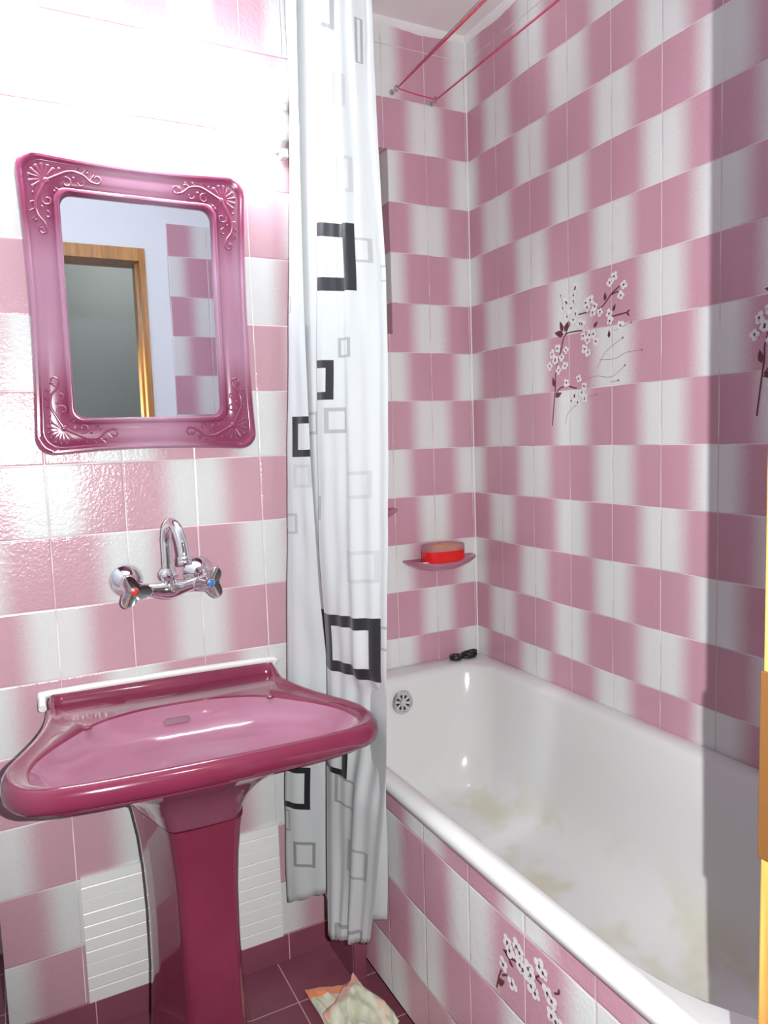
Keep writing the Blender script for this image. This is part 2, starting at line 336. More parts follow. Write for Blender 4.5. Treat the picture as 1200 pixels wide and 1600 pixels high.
# back wall behind the bath's tap end, with a recess
NX0, NX1, NZ0, NZ1 = -.56, -.288, ZF + .355, ZF + .902
bm = bmesh.new()
add_box(bm, -.74, NX0, 0, .06, 0, CZ); add_box(bm, NX1, .06, 0, .06, 0, CZ)
add_box(bm, NX0, NX1, 0, .06, 0, NZ0); add_box(bm, NX0, NX1, 0, .06, NZ1, CZ)
add_box(bm, NX0 - .02, NX1 + .02, .16, .2, NZ0 - .02, NZ1 + .02, 1)
add_box(bm, NX1 + .0005, NX1 + .02, .062, .16, NZ0, NZ1, 1); add_box(bm, NX0 - .02, NX0, .06, .16, NZ0, NZ1, 1)
add_box(bm, NX0, NX1, .06, .16, NZ0 - .02, NZ0, 1); add_box(bm, NX0, NX1, .06, .16, NZ1, NZ1 + .02, 1)
add_box(bm, NX1 - .0006, NX1 + .001, .0006, .158, NZ0, NZ1, 1)
struct(obj('wall_back', bm, [M_back, M_reveal]))
# boxed-out wall that carries the washbasin
SY = -.3807
struct(obj('wall_left', box(-1.463, -.712, SY, 0.05, 0, CZ), M_sink_wall))
struct(obj('wall_far_left', box(-2.3, -1.64, -1.8, .06, 0, CZ), M_paint))
struct(obj('wall_far_back', box(-1.64, -1.463, .0, .06, 0, CZ), M_paint))
# front wall with the doorway the photograph is taken through
FY0, FY1 = -1.81, -1.70
bm = bmesh.new()
add_box(bm, -.856, .06, FY0, FY1, 0, CZ); add_box(bm, -2.3, -1.635, FY0, FY1, 0, CZ); add_box(bm, -1.635, -.856, FY0, FY1, 2.02, CZ)
add_box(bm, -.765, .0, FY1 - .001, FY1 + .008, 0, ZF + .875, 1)
struct(obj('wall_front', bm, [M_paint, M_front_tile]))
bm = bmesh.new()
add_box(bm, -2.3, -2.24, -3.1, FY0, 0, CZ); add_box(bm, -2.3, .06, -3.1, -3.04, 0, CZ); add_box(bm, 0, .06, -3.1, FY0, 0, CZ)
struct(obj('wall_hall', bm, M_hall))
# door frame
d = struct(thing('door_1', 'varnished wooden door frame of the open doorway', 'door frame', (-.87, -1.76, 0)))
for k in ('label', 'category'): del d[k]
def at(o, bm):
    bmesh.ops.translate(bm, verts=bm.verts, vec=-Vector(o.location)); return bm
bm = bmesh.new(); add_box(bm, -.873, -.850, FY0 - .012, FY1 + .012, 0, 2.02); add_box(bm, -.883, -.870, FY0 + .02, FY1 - .035, 0, 1.975)
obj('jamb', at(d, bm), M_wood, d, bevel=.002)
bm = bmesh.new(); add_box(bm, -1.638, -1.602, FY0 - .012, FY1 + .012, 0, 2.02); add_box(bm, -1.606, -1.592, FY0 + .02, FY1 - .035, 0, 1.975)
obj('jamb', at(d, bm), M_wood, d, bevel=.002)
obj('head_rail', at(d, box(-1.602, -.873, FY0 - .012, FY1 + .012, 1.972, 2.02)), M_wood, d, bevel=.002)
bm = bmesh.new()
pts = [(y, z) for y, z in ((-1.699, .940), (-1.693, .928), (-1.690, .932), (-1.690, 1.086), (-1.693, 1.094), (-1.699, 1.085))]
add_box(bm, -.8745, -.871, FY1 - .022, FY1 + .0135, .935, 1.09)
obj('strike_plate', at(d, bm), M_wood_dark, d, bevel=.001)

# ragged plaster fillet where tile meets ceiling
def fillet(axis, a, b, sgn, name):
    bm = bmesh.new(); n = 90; top = []; bot = []; topb = []; botb = []
    for i in range(n + 1):
        c = lerp(a, b, i / n)
        h = .016 + .010 * mnoise.noise(Vector((c * 9, 3.1, 0))) + .006 * mnoise.noise(Vector((c * 38, 1.1, 0)))
        pr_ = (lambda o, z: (c, -o, z)) if axis == 'x' else (lambda o, z: (-o, c, z))
        top.append(bm.verts.new(pr_(.016, CZ + .001))); bot.append(bm.verts.new(pr_(.003, CZ - max(.005, h)))); botb.append(bm.verts.new(pr_(-.001, CZ - max(.005, h) - .001)))
    for i in range(n):
        bm.faces.new((top[i], top[i + 1], bot[i + 1], bot[i])); bm.faces.new((bot[i], bot[i + 1], botb[i + 1], botb[i]))
    struct(obj(name, bm, M_plaster, smooth=True))
fillet('x', -.71, 0.0, 1, 'trim_1'); fillet('y', -1.69, 0.0, 1, 'trim_2')
bm = bmesh.new(); add_tube(bm, [(-.001, -.001, .56), (-.001, -.001, CZ)], .0022, 8); struct(obj('trim_3', bm, M_plaster, smooth=True))

# dark skirting tiles
struct(obj('baseboard_left', box(-1.463, -.73, SY - .008, SY + .001, 0, .066), M_skirt, bevel=.001))
struct(obj('baseboard_bath', box(-.735, -.704, -.542, SY - .006, 0, .112), M_skirt, bevel=.001))

# tiled bath surround, raised a little off the floor
PX = -.70
RZ = ZF - .692
bm = box(PX, PX + .018, -1.70, SY + .001, .046, RZ - .0335)
decal(bm, PX, DEC2_FLOWERS, DEC2_LEAVES, DEC2_STEMS, [], .0120, dup=0)
struct(obj('wall_bath', bm, [M_bath_panel, M_print_white, M_print_dark, M_print_twig, M_print_grey]))

# ------------------------------------------------------------------ bath tub
def rrect(x0, x1, y0, y1, r, n=14, rs=None):
    """rounded rectangle, counter-clockwise; r per corner: (x1y1, x0y1, x0y0, x1y0)"""
    rs = rs or (r, r, r, r); out = []
    for (cx, cy, a0, rr) in ((x1, y1, 0, rs[0]), (x0, y1, PI / 2, rs[1]), (x0, y0, PI, rs[2]), (x1, y0, 1.5 * PI, rs[3])):
        sx = -1 if cx == x1 else 1; sy = -1 if cy == y1 else 1
        for k in range(n + 1):
            a = a0 + PI / 2 * k / n; out.append((cx + sx * rr + rr * math.cos(a), cy + sy * rr + rr * math.sin(a)))
    return out
tub = thing('bathtub', 'white enamelled bathtub with yellowish stains set behind the tiled surround', 'bathtub', (-.355, -.85, 0))
def ring(x0, x1, y0, y1, r, z, rs=None): return [(a, b, z) for a, b in rrect(x0, x1, y0, y1, r, 14, rs)]
E0, E1 = -.001, -1.699
rings = [ring(PX + .02, E0, E1, E0, .01, RZ - .033), ring(PX - .001, E0, E1, E0, .012, RZ - .031), ring(PX - .008, E0, E1, E0, .014, RZ - .027), ring(PX - .011, E0, E1, E0, .015, RZ - .016),
         ring(PX - .009, E0, E1, E0, .015, RZ - .008), ring(PX - .001, E0 - .001, E1 + .001, E0 - .001, .015, RZ - .0005), ring(PX + .012, E0 - .004, E1 + .006, E0 - .004, .015, RZ + .001),
         ring(PX + .030, -.042, -1.60, -.060, .09, RZ - .004, (.11, .13, .27, .25)), ring(PX + .038, -.050, -1.59, -.070, .09, RZ - .011, (.11, .13, .27, .25)),
         ring(PX + .045, -.057, -1.575, -.078, .09, RZ - .028, (.11, .13, .27, .25)),
         ring(PX + .060, -.072, -1.52, -.092, .10, RZ - .14, (.11, .12, .26, .25)), ring(PX + .078, -.090, -1.44, -.110, .1, RZ - .27, (.11, .12, .24, .23)),
         ring(PX + .100, -.112, -1.37, -.13, .1, RZ - .345, (.11, .12, .2, .2)), ring(PX + .14, -.152, -1.31, -.17, .1, RZ - .385, (.11, .12, .2, .2)), ring(PX + .21, -.22, -1.2, -.25, .08, RZ - .402)]
bm = bmesh.new(); add_loft(bm, rings, False, True)
obj('tub_shell', at(tub, bm), M_bath, tub, smooth=True)
ov = None
bm = bmesh.new(); Mo = axis_mat((-.343, -.0885, ZF - .775), (0, -1, .12))
add_lathe(bm, [(.036, -.004), (.036, .002), (.034, .004), (.029, .0045), (.027, .003), (.010, .002), (.009, .0045), (.0, .005)], 40, Mo, cap0=True, cap1=False)
for k in range(8):                                                 # dark slots between the petals
    a = 2 * PI * k / 8 + .2; q = [(.0125, -.10), (.0235, -.19), (.0235, .19), (.0125, .10)]
    flat_poly(bm, [Mo @ Vector((r * math.cos(a + e), r * math.sin(a + e), .0036)) for r, e in q], 1)
obj('overflow_grille', at(tub, bm), [M_chrome, M_dark], tub, smooth=False)
bm = bmesh.new(); add_lathe(bm, [(.03, 0), (.03, .003), (.02, .004), (.018, .001), (0, .001)], 28, Matrix.Translation((-.35, -.36, RZ - .402)))
obj('drain', at(tub, bm), M_chrome, tub, smooth=True)

# ------------------------------------------------------------------ washbasin on a pedestal
SXC = -1.097
wb = thing('pedestal_washbasin', 'raspberry glazed washbasin on a pedestal under the mirror', 'washbasin', (SXC, SY, 0))
half = [(0, -.385), (.12, -.385), (.215, -.386), (.240, -.390), (.2485, -.402), (.25, -.43), (.258, -.49), (.277, -.565), (.304, -.635), (.327, -.69), (.333, -.735), (.325, -.785), (.292, -.823), (.22, -.838), (.11, -.845), (0, -.847)]
bowl = [(0, -.500), (.08, -.505), (.15, -.530), (.19, -.560), (.205, -.575), (.25, -.63), (.283, -.685), (.296, -.735), (.288, -.785), (.245, -.814), (.13, -.826), (0, -.829)]
NH = 56
def outline(h):
    r = resample(smooth_path([(a, b, 0) for a, b in h], 8), NH)
    return [(v.x, v.y) for v in r] + [(-v.x, v.y) for v in reversed(r[1:-1])]
OUT = outline(half); BOW = outline(bowl)
def offs(pts, d, z, lipz=0.0):
    n = len(pts); o = []
    for i, (x, y) in enumerate(pts):
        tx = pts[(i + 1) % n][0] - pts[i - 1][0]; ty = pts[(i + 1) % n][1] - pts[i - 1][1]; l = math.hypot(tx, ty) or 1
        nx, ny = -ty / l, tx / l                                    # outline runs clockwise from above: inward normal
        if (nx * (0 - x) + ny * (-.62 - y)) < 0: nx, ny = -nx, -ny
        o.append((x + nx * d, max(-9, min(-.3835, y + ny * d)), z + lipz * sstep(-.45, -.405, y)))
    return o
def scl(pts, s, z, cy=-.62, sy=None): return [(x * s, cy + (y - cy) * (sy or s), z) for x, y in pts]
def ped(sx, sy, z, cy=-.60):
    h = [(0, -.49), (.05, -.49), (.085, -.495), (.094, -.52), (.094, -.545), (.086, -.585), (.058, -.690), (.053, -.700), (.046, -.704), (.02, -.706), (0, -.706)]
    r = resample([(a, b, 0) for a, b in h], NH); pts = [(v.x, v.y) for v in r] + [(-v.x, v.y) for v in reversed(r[1:-1])]
    return [(x * sx, cy + (y - cy) * sy, z) for x, y in pts]
def blend(a, b, t): return [tuple(lerp(p, q, t) for p, q in zip(u, v)) for u, v in zip(a, b)]
TZ = ZF - .497
U0 = offs(OUT, .016, TZ - .046)
P0 = ped(1.20, 1.08, TZ - .176)
B0 = scl(OUT, .88, 0, -.63)
def under(k, z): return [(x, y, z) for x, y, _ in blend(B0, P0, k)]
rings = [P0, under(.94, TZ - .152), under(.84, TZ - .128), under(.68, TZ - .104), under(.48, TZ - .084), under(.27, TZ - .067), under(.10, TZ - .056), scl(OUT, .93, TZ - .050, -.625), U0, offs(OUT, .006, TZ - .042), offs(OUT, -.001, TZ - .034), offs(OUT, -.003, TZ - .024), offs(OUT, -.001, TZ - .012, .008), offs(OUT, .004, TZ - .004, .018), offs(OUT, .010, TZ + .001, .020),
         offs(OUT, .016, TZ, .016), offs(OUT, .020, TZ - .003, .002)]
L1 = [(x, y, TZ - .004) for x, y in BOW]
rings += [blend(offs(OUT, .022, TZ - .004), L1, .7), L1, scl(BOW, .985, TZ - .008, -.67), scl(BOW, .96, TZ - .020, -.67), scl(BOW, .90, TZ - .040, -.67), scl(BOW, .80, TZ - .057, -.67), scl(BOW, .58, TZ - .073, -.66), scl(BOW, .2, TZ - .080, -.66)]
def place(bm):
    R = Matrix.Rotation(math.radians(1.3), 4, 'Y')
    bmesh.ops.transform(bm, matrix=Matrix.Translation((0, -SY, TZ)) @ R @ Matrix.Translation((0, 0, -TZ)), verts=bm.verts); return bm
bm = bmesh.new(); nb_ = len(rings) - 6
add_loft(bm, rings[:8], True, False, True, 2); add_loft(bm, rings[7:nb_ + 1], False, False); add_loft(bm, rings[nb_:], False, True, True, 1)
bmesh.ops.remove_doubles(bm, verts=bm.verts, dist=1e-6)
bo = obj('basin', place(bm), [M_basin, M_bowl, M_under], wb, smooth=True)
# the pedestal
bm = bmesh.new()
prof = [(1.22, 1.10, TZ - .178), (1.16, 1.06, TZ - .20), (1.06, 1.0, TZ - .26), (1.0, .96, TZ - .33), (.97, .95, TZ - .42), (.98, .97, TZ - .54), (1.05, 1.03, TZ - .66), (1.12, 1.1, TZ - .72), (1.16, 1.13, .0)]
add_loft(bm, [ped(*q) for q in prof])
bmesh.ops.translate(bm, verts=bm.verts, vec=(0, -SY, 0))
obj('pedestal', bm, M_pedestal, wb, smooth=True)
# overflow slot in the bowl's back wall
bm = bmesh.new()
def capsule(w, h, n=8): return [(sx * w + h * math.cos(a), h * math.sin(a)) for sx, a0 in ((1, -PI / 2), (-1, PI / 2)) for a in [a0 + PI * k / n for k in range(n + 1)]]
M4 = Matrix.Translation((-.008, -.518 - SY, TZ - .036)) @ Matrix.Rotation(math.radians(1.3), 4, 'Y') @ Matrix.Rotation(math.radians(66), 4, 'X')
pts = capsule(.020, .0055); flat = [M4 @ Vector((a, b, .0012)) for a, b in pts]
flat_poly(bm, flat, 1)
add_loft(bm, [[M4 @ Vector((a * s, b * s2, h)) for a, b in pts] for s, s2, h in ((1.0, 1.0, .0012), (1.03, 1.1, .0028), (1.07, 1.3, .0018), (1.08, 1.4, -.004))], False, False)
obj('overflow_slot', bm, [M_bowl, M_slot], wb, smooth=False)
# two soap notches on the bowl's rear edge
for s in (-1, 1):
    bm = bmesh.new(); add_ball(bm, (s * .185, -.556 - SY, TZ - .006 - s * .0045), .008, 0, 3, (1.3, 1, .55)); obj('soap_notch', bm, M_basin, wb, smooth=True)
bm = bmesh.new(); add_ball(bm, (0, -.452 - SY, TZ - .004), .006, 0, 2, (1, 1, .4)); obj('glaze_stud', bm, M_basin, wb, smooth=True)
bm = bmesh.new(); add_tube(bm, smooth_path([(-.256, -.43 - SY, TZ + .010), (-.253, -.392 - SY, TZ + .020), (-.235, -.390 - SY, TZ + .027), (0, -.390 - SY, TZ + .026), (.23, -.390 - SY, TZ + .020), (.25, -.389 - SY, TZ + .012)], 8), .008, 10)
obj('sealant_bead', bm, M_silicone, wb, smooth=True)

# ------------------------------------------------------------------ ribbed white access panel behind the pedestal
bm = bmesh.new(); zt, zb = ZF - .889, .067
zz = zt; prof = [(-.0005, zt), (.008, zt)]
rib = .0296; nxt = [zt - .052 - .148 * k for k in range(-1, 4)]
z = zt - .052 + rib
lines = sorted([zt - .052 - rib * k for k in range(-1, 9)], reverse=True)
for zl in lines:
    if not (zb + .004 < zl < zt - .004): continue
    deep = any(abs(zl - q) < .002 for q in nxt)
    dpt, w = (.0035, .0016) if deep else (.0012, .0022)
    prof += [(.008, zl + w), (.008 - dpt, zl), (.008, zl - w)]
prof += [(.008, zb), (-.0005, zb)]
add_loft(bm, [[(-1.305, SY - a, b) for a, b in prof], [(-.857, SY - a, b) for a, b in prof]])
tag(obj('access_panel', bm, M_enamel_plain), 'white ribbed plastic access panel low on the wall behind the pedestal', 'access panel')

# ------------------------------------------------------------------ mirror in its moulded frame
mz = ZF + .3215
mi = thing('mirror', 'wall mirror in a raspberry moulded frame with scrolled corners', 'mirror', (-1.0965, SY, mz))
def frame_ring(hw, hh, r, cw, ch, y, n=10, m=24):
    o = []
    base = []
    for (sx, sz, a0) in ((1, 1, 0), (-1, 1, PI / 2), (-1, -1, PI), (1, -1, 1.5 * PI)):
        for k in range(n + 1):
            a = a0 + PI / 2 * k / n; base.append((sx * (hw - r) + r * math.cos(a), sz * (hh - r) + r * math.sin(a)))
        nx = (-sx if sx == sz else sx, sz if sx == sz else -sz)
        e = base[-1]; f = {(1, 1): (-(hw - r), hh), (-1, 1): (-hw, -(hh - r)), (-1, -1): (hw - r, -hh), (1, -1): (hw, hh - r)}[(sx, sz)]
        for k in range(1, m): base.append((lerp(e[0], f[0], k / m), lerp(e[1], f[1], k / m)))
    for x, z in base:
        dx = cw * (1 - (z / hh) ** 2) * (abs(x) / hw) ** 6; dz = ch * (1 - (x / hw) ** 2) * (abs(z) / hh) ** 6
        o.append((x - math.copysign(dx, x), y, z - math.copysign(dz, z)))
    return o
HW, HH = .233, .301; GW, GH = .151, .222
prf = [(0, 0.0), (0, -.012), (.02, -.022), (.07, -.028), (.13, -.028), (.18, -.022), (.22, -.0215), (.27, -.0238), (.45, -.0248), (.62, -.0248), (.77, -.0232), (.81, -.0215), (.84, -.024), (.88, -.0275), (.94, -.0275), (.98, -.022), (1.0, -.010)]
rings = []
for s, y in prf:
    rings.append(frame_ring(lerp(HW, GW, s), lerp(HH, GH, s), lerp(.042, .024, s), lerp(.010, .0, s), lerp(.011, 0, s), y))
bm = bmesh.new(); add_loft(bm, rings, True, False)
obj('mirror_frame', bm, M_frame, mi, smooth=True)
bm = bmesh.new(); add_loft(bm, [frame_ring(GW + .002, GH + .002, .024, 0, 0, -.002), frame_ring(GW + .002, GH + .002, .024, 0, 0, -.0115)])
obj('mirror_glass', bm, M_mirror, mi)
def spiral(c, r0, r1, a0, a1, n=12):
    return [(c[0] + lerp(r0, r1, k / n) * math.cos(lerp(a0, a1, k / n)), c[1] + lerp(r0, r1, k / n) * math.sin(lerp(a0, a1, k / n))) for k in range(n + 1)]
for sx in (-1, 1):
    for sz in (-1, 1):
        bm = bmesh.new(); yb = -.0247
        def W(a, b, h=0): return (sx * (HW - a * 1.16), yb - h, sz * (HH - b * 1.16))
        # shell: scalloped fan pointing into the corner
        for k in range(8):
            an = PI * (.80 + .95 * k / 7) ; ca, cb = .047, .047
            pa, pb = ca + .023 * math.cos(an - .05), cb + .023 * math.sin(an - .05)
            add_ball(bm, W(pa, pb, -.001), .0042, 0, 2, (1, .7, 1))
            add_tube(bm, [W(lerp(ca, pa, .25), lerp(cb, pb, .25), -.002), W(lerp(ca, pa, .9), lerp(cb, pb, .9), -.001)], [.0022, .0030], 8)
        add_ball(bm, W(.050, .050, 0), .0065, 0, 2, (1, .6, 1))
        for fl in (0, 1):
            def V(p, h=0): return W(*(p if fl == 0 else (p[1], p[0])), h)
            s1 = smooth_path([(.050, .050, 0), (.068, .040, 0), (.088, .031, 0), (.107, .033, 0), (.120, .043, 0), (.132, .047, 0)], 5)
            add_tube(bm, [V((q.x, q.y)) for q in s1], [lerp(.0032, .0020, i / len(s1)) for i in range(len(s1))], 8)
            add_tube(bm, [V(q) for q in spiral((.132, .039), .008, .003, PI / 2, PI / 2 - 4.6)], .0020, 8)
            add_tube(bm, [V(q) for q in spiral((.082, .050), .010, .003, -PI / 2 - .6, PI / 2 + 2.2)], .0019, 8)
            add_tube(bm, [V(q) for q in spiral((.107, .048), .007, .002, PI, PI - 4.2)], .0017, 8)
            for q in ((.072, .028), (.094, .041), (.117, .030), (.066, .062)): add_ball(bm, V(q, -.001), .0032, 0, 2)
            for q0, q1 in (((.097, .030), (.103, .022)), ((.108, .033), (.117, .024)), ((.120, .043), (.129, .032)), ((.085, .032), (.088, .024))):
                add_tube(bm, [V(q0, -.001), V(q1, -.001)], [.0014, .0026], 8)
        o = obj('corner_scroll', bm, M_orn, mi, smooth=True)

# ------------------------------------------------------------------ strip light above the mirror
lz = ZF + .735
wl = thing('wall_lamp', 'lit white tube lamp on the wall above the mirror', 'wall lamp', (-1.085, SY, lz))
bm = bmesh.new(); add_box(bm, -.300, .300, -.020, 0, -.011, .011)
obj('lamp_base', bm, M_enamel_plain, wl, bevel=.003)
for s in (-1, 1):
    bm = bmesh.new()
    pr_ = [(0, .045), (-.018, .047), (-.034, .036), (-.052, .033), (-.062, .020), (-.064, 0), (-.062, -.020), (-.052, -.033), (-.034, -.036), (-.018, -.047), (0, -.045)]
    add_loft(bm, [[(s * .298, a, b) for a, b in pr_], [(s * .306, a, b) for a, b in pr_], [(s * .318, a * .94, b * .92) for a, b in pr_]])
    add_box(bm, s * .312 - .004, s * .312 + .012, -.030, -.004, -.060, -.040); add_box(bm, s * .312 - .004, s * .312 + .012, -.030, -.004, .040, .056)
    obj('lamp_holder', bm, M_enamel_plain, wl, bevel=.002)
bm = bmesh.new(); add_tube(bm, [(-.298, -.046, 0), (.298, -.046, 0)], .013, 20)
obj('lamp_tube', bm, M_tube, wl, smooth=True)

# ------------------------------------------------------------------ wall mixer tap
tp = thing('mixer_tap', 'chrome wall mixer tap with swan neck spout above the washbasin', 'tap', (-1.09, SY, ZF - .255))
def T(x, y, z): return (x + 1.09, y - SY, z - (ZF - .255))
hx = (-1.1685, -1.0115)
for xx, zz in ((hx[0], ZF - .252), (hx[1], ZF - .250)):
    bm = bmesh.new(); add_lathe(bm, [(.036, -.001), (.036, .003), (.034, .006), (.018, .022), (.0155, .025), (.0145, .027), (.0145, .055)], 40, axis_mat(T(xx, SY, zz), (0, -1, 0)))
    obj('rosette', bm, M_chrome, tp, smooth=True)
by = SY - .058; bz = ZF - .258
bm = bmesh.new()
path = [T(lerp(hx[0], hx[1], k / 24), by - .004 * math.sin(PI * k / 24), bz - .012 * math.sin(PI * k / 24)) for k in range(25)]
add_tube(bm, path, [.0125 + .009 * math.exp(-((k - 12) / 4.5) ** 2) for k in range(25)], 20)
add_lathe(bm, [(.019, 0), (.019, .012), (.016, .020), (.0165, .022), (.0195, .026), (.0205, .032), (.0195, .038), (.0155, .042), (.014, .046)], 28, Matrix.Translation(T(-1.09, by - .004, bz - .012)))
for xx in hx: add_lathe(bm, [(.0165, -.006), (.0165, .012), (.013, .016), (.012, .024)], 24, axis_mat(T(xx, by, bz), (0, -1, 0)))
obj('tap_body', bm, M_chrome, tp, smooth=True)
bm = bmesh.new()
sp = smooth_path([T(-1.09, by - .004, bz + .030), T(-1.09, by - .004, bz + .075), T(-1.090, by - .004, bz + .098), T(-1.088, by - .018, bz + .124), T(-1.084, by - .046, bz + .135), T(-1.080, by - .074, bz + .125), T(-1.077, by - .094, bz + .101), T(-1.0755, by - .102, bz + .080), T(-1.075, by - .104, bz + .066)], 8)
add_tube(bm, sp, .0112, 20)
obj('spout', bm, M_chrome, tp, smooth=True)
bm = bmesh.new(); dn = (.0, -.15, -1); add_lathe(bm, [(.0112, -.002), (.0135, 0), (.0140, .004), (.0128, .006), (.0140, .008), (.0140, .013), (.012, .016), (.008, .0155), (0, .014)], 28, axis_mat(T(-1.075, by - .104, bz + .068), dn))
obj('aerator', bm, M_chrome, tp, smooth=True)
for i, (xx, md) in enumerate(((hx[0], M_reddot), (hx[1], M_bluedot))):
    bm = bmesh.new(); n = 48; rot = (.96, 0.0)[i]
    Mh = axis_mat(T(xx, by - .020, bz), (0, -1, 0))
    def tri(s, h):
        o = []
        for k in range(n):
            a = 2 * PI * k / n; q = math.cos(1.5 * ((a) % (2 * PI / 3) - PI / 3) * 1.0)
            r = (.0195 + .0185 * (abs(math.cos(1.5 * a)) ** 2.3)) * s
            o.append(Mh @ Vector((r * math.cos(a + rot), r * math.sin(a + rot), h)))
        return o
    add_loft(bm, [tri(.45, 0), tri(.62, .008), tri(.86, .018), tri(1.0, .026), tri(1.0, .030), tri(.93, .033), tri(.45, .0305)])
    h = obj('handle', bm, M_chrome, tp, smooth=True)
    bm = bmesh.new(); add_lathe(bm, [(.0085, .028), (.0085, .0335), (.0072, .0345), (.0068, .0335)], 24, Mh, cap1=False)
    obj('cap_ring', bm, M_chrome, h, smooth=True)
    bm = bmesh.new(); add_lathe(bm, [(.0066, .030), (.0066, .0338), (.004, .0345), (0, .0347)], 20, Mh)
    q = obj('cap_disc', bm, md, h, smooth=True); q['label'] = ('red cap disc', 'blue cap disc')[i]

# ------------------------------------------------------------------ shelves, soap
def shelf_mesh(w=.262, dpt=.092):
    bm = bmesh.new(); n = 36
    def arc(s, sd, z, yo=.0005): return [(-w / 2 * s * math.cos(PI * k / n), -yo - (dpt * sd - yo) * math.sin(PI * k / n) ** .8, z) for k in range(n + 1)]
    add_loft(bm, [arc(.40, .55, -.028), arc(.62, .78, -.026), arc(.84, .93, -.014), arc(.97, .99, -.003), arc(1, 1, .003), arc(.985, .985, .006), arc(.96, .965, .005, .004), arc(.90, .90, .0, .008), arc(.6, .62, -.001, .012), arc(.2, .25, -.001, .016)])
    return bm
shz = ZF - .357
s1 = obj('soap_shelf', shelf_mesh(), M_shelf, smooth=True, loc=(-.150, 0, shz))
tag(s1, 'pink ceramic half-round soap shelf carrying the red soap box', 'shelf', 'soap shelves')
s2 = s1.copy(); C.objects.link(s2); s2.location = (-.435, 0, ZF - .186); s2['label'] = 'upper pink soap shelf mostly hidden by the shower curtain'
bx, byy, bz0 = -.163, -.056, shz - .001
sd = thing('soap_box', 'red oval soap box with a clear lid on the pink shelf', 'soap box', (bx, byy, bz0))
def oval(a, b, z, n=40, p=2.6):
    return [(a * math.copysign(abs(math.cos(2 * PI * k / n)) ** (2 / p), math.cos(2 * PI * k / n)), b * math.copysign(abs(math.sin(2 * PI * k / n)) ** (2 / p), math.sin(2 * PI * k / n)), z) for k in range(n)]
A, B = .072, .042
bm = bmesh.new(); add_loft(bm, [oval(A * .9, B * .88, 0), oval(A * .98, B * .97, .004), oval(A, B, .010), oval(A, B, .037), oval(A * .96, B * .94, .037), oval(A * .95, B * .93, .006)])
obj('soap_tray', bm, M_red, sd, smooth=True)
def clear(name, c, k):
    t = NT(name); t.set(color=c, rough=.1)
    a = t.n('ShaderNodeBsdfTransparent'); m = t.n('ShaderNodeMixShader'); t.put(m.inputs[0], k)
    t.t.links.new(a.outputs[0], m.inputs[1]); t.t.links.new(t.b.outputs[0], m.inputs[2]); t.t.links.new(m.outputs[0], t.o.inputs['Surface']); return t.m
bm = bmesh.new(); add_loft(bm, [oval(A * 1.01, B * 1.01, .0372), oval(A * 1.01, B * 1.01, .052), oval(A * .97, B * .96, .0565), oval(A * .96, B * .94, .055), oval(A * .985, B * .98, .051), oval(A * .985, B * .98, .0372)], False, False)
add_loft(bm, [oval(A * .965, B * .95, .0550), oval(A * .965, B * .95, .0565)], mi=1)
obj('lid', bm, [clear('lid_side', (.55, .30, .35), .36), clear('lid_top', (.62, .45, .46), .06)], sd, smooth=False)
bm = bmesh.new(); add_loft(bm, [oval(.036, .022, 0), oval(.046, .030, .006), oval(.050, .034, .038), oval(.048, .032, .0445), oval(.040, .026, .0462)])
tag(obj('soap_bar', bm, M_soap, smooth=True, loc=(bx + .010, byy, bz0 + .0065)), 'yellow bar of soap inside the red soap box', 'soap')

# black bath plug and rubber ring on the corner of the rim
tz = RZ + .0005
bm = bmesh.new(); add_lathe(bm, [(.017, 0), (.021, .003), (.0215, .012), (.018, .016), (.009, .015), (.007, .010), (0, .010)], 28)
tag(obj('bath_plug', bm, M_black, smooth=True, loc=(-.112, -.036, tz)), 'round black rubber bath plug on the bath rim by the corner', 'plug')
bm = bmesh.new(); add_tube(bm, [(.026 * math.cos(a), .0165 * math.sin(a), .007 + .004 * math.sin(a + .5)) for a in [2 * PI * k / 28 for k in range(28)]], .0055, 10, closed=True)
add_tube(bm, [(.022 * math.cos(a) + .006, .015 * math.sin(a) + .002, .013 + .004 * math.sin(a + 2)) for a in [2 * PI * k / 28 for k in range(28)]], .0045, 10, closed=True)
tag(obj('rubber_ring', bm, M_black, smooth=True, loc=(-.058, -.030, tz)), 'black looped rubber ring lying right of the bath plug', 'rubber ring')

# ------------------------------------------------------------------ clothes line: two eye hooks and red cord
hk = [(-.268, ZF + 1.066, 'left eye hook holding the red cord, nearer the shower curtain'), (-.133, ZF + 1.056, 'right eye hook holding the red cord, nearer the room corner')]
for x, z, lab in hk:
    bm = bmesh.new(); add_tube(bm, [(0, .003, 0), (0, -.022, 0)], .0026, 10); add_lathe(bm, [(.008, 0), (.008, .002), (.003, .004)], 16, axis_mat((0, 0, 0), (0, -1, 0)))
    add_tube(bm, [(.0005, -.029 + .008 * math.cos(a), .008 * math.sin(a)) for a in [PI * .0 + 2 * PI * k / 20 for k in range(18)]], .0024, 8)
    tag(obj('eye_hook', bm, M_steel, smooth=True, loc=(x, 0, z)), lab, 'hook', 'eye hooks on the back wall')
bm = bmesh.new()
hA = Vector((hk[0][0], -.036, hk[0][1] - .002)); hB = Vector((hk[1][0], -.036, hk[1][1] - .002))
eA = Vector((-.335, -1.698, ZF + 1.075)); eB = Vector((-.135, -1.698, ZF + 1.062))
add_tube(bm, [hA, eA], .0017, 8); add_tube(bm, [hA + Vector((.003, 0, .002)), eA + Vector((.022, 0, .004))], .0014, 8)
add_tube(bm, [hB, eB], .0021, 8); add_tube(bm, [hA, hA.lerp(hB, .5) + Vector((0, 0, -.002)), hB], .0017, 8)
for e in (eA, eB): add_tube(bm, [e, e + Vector((0, .001, 0))], .006, 8)
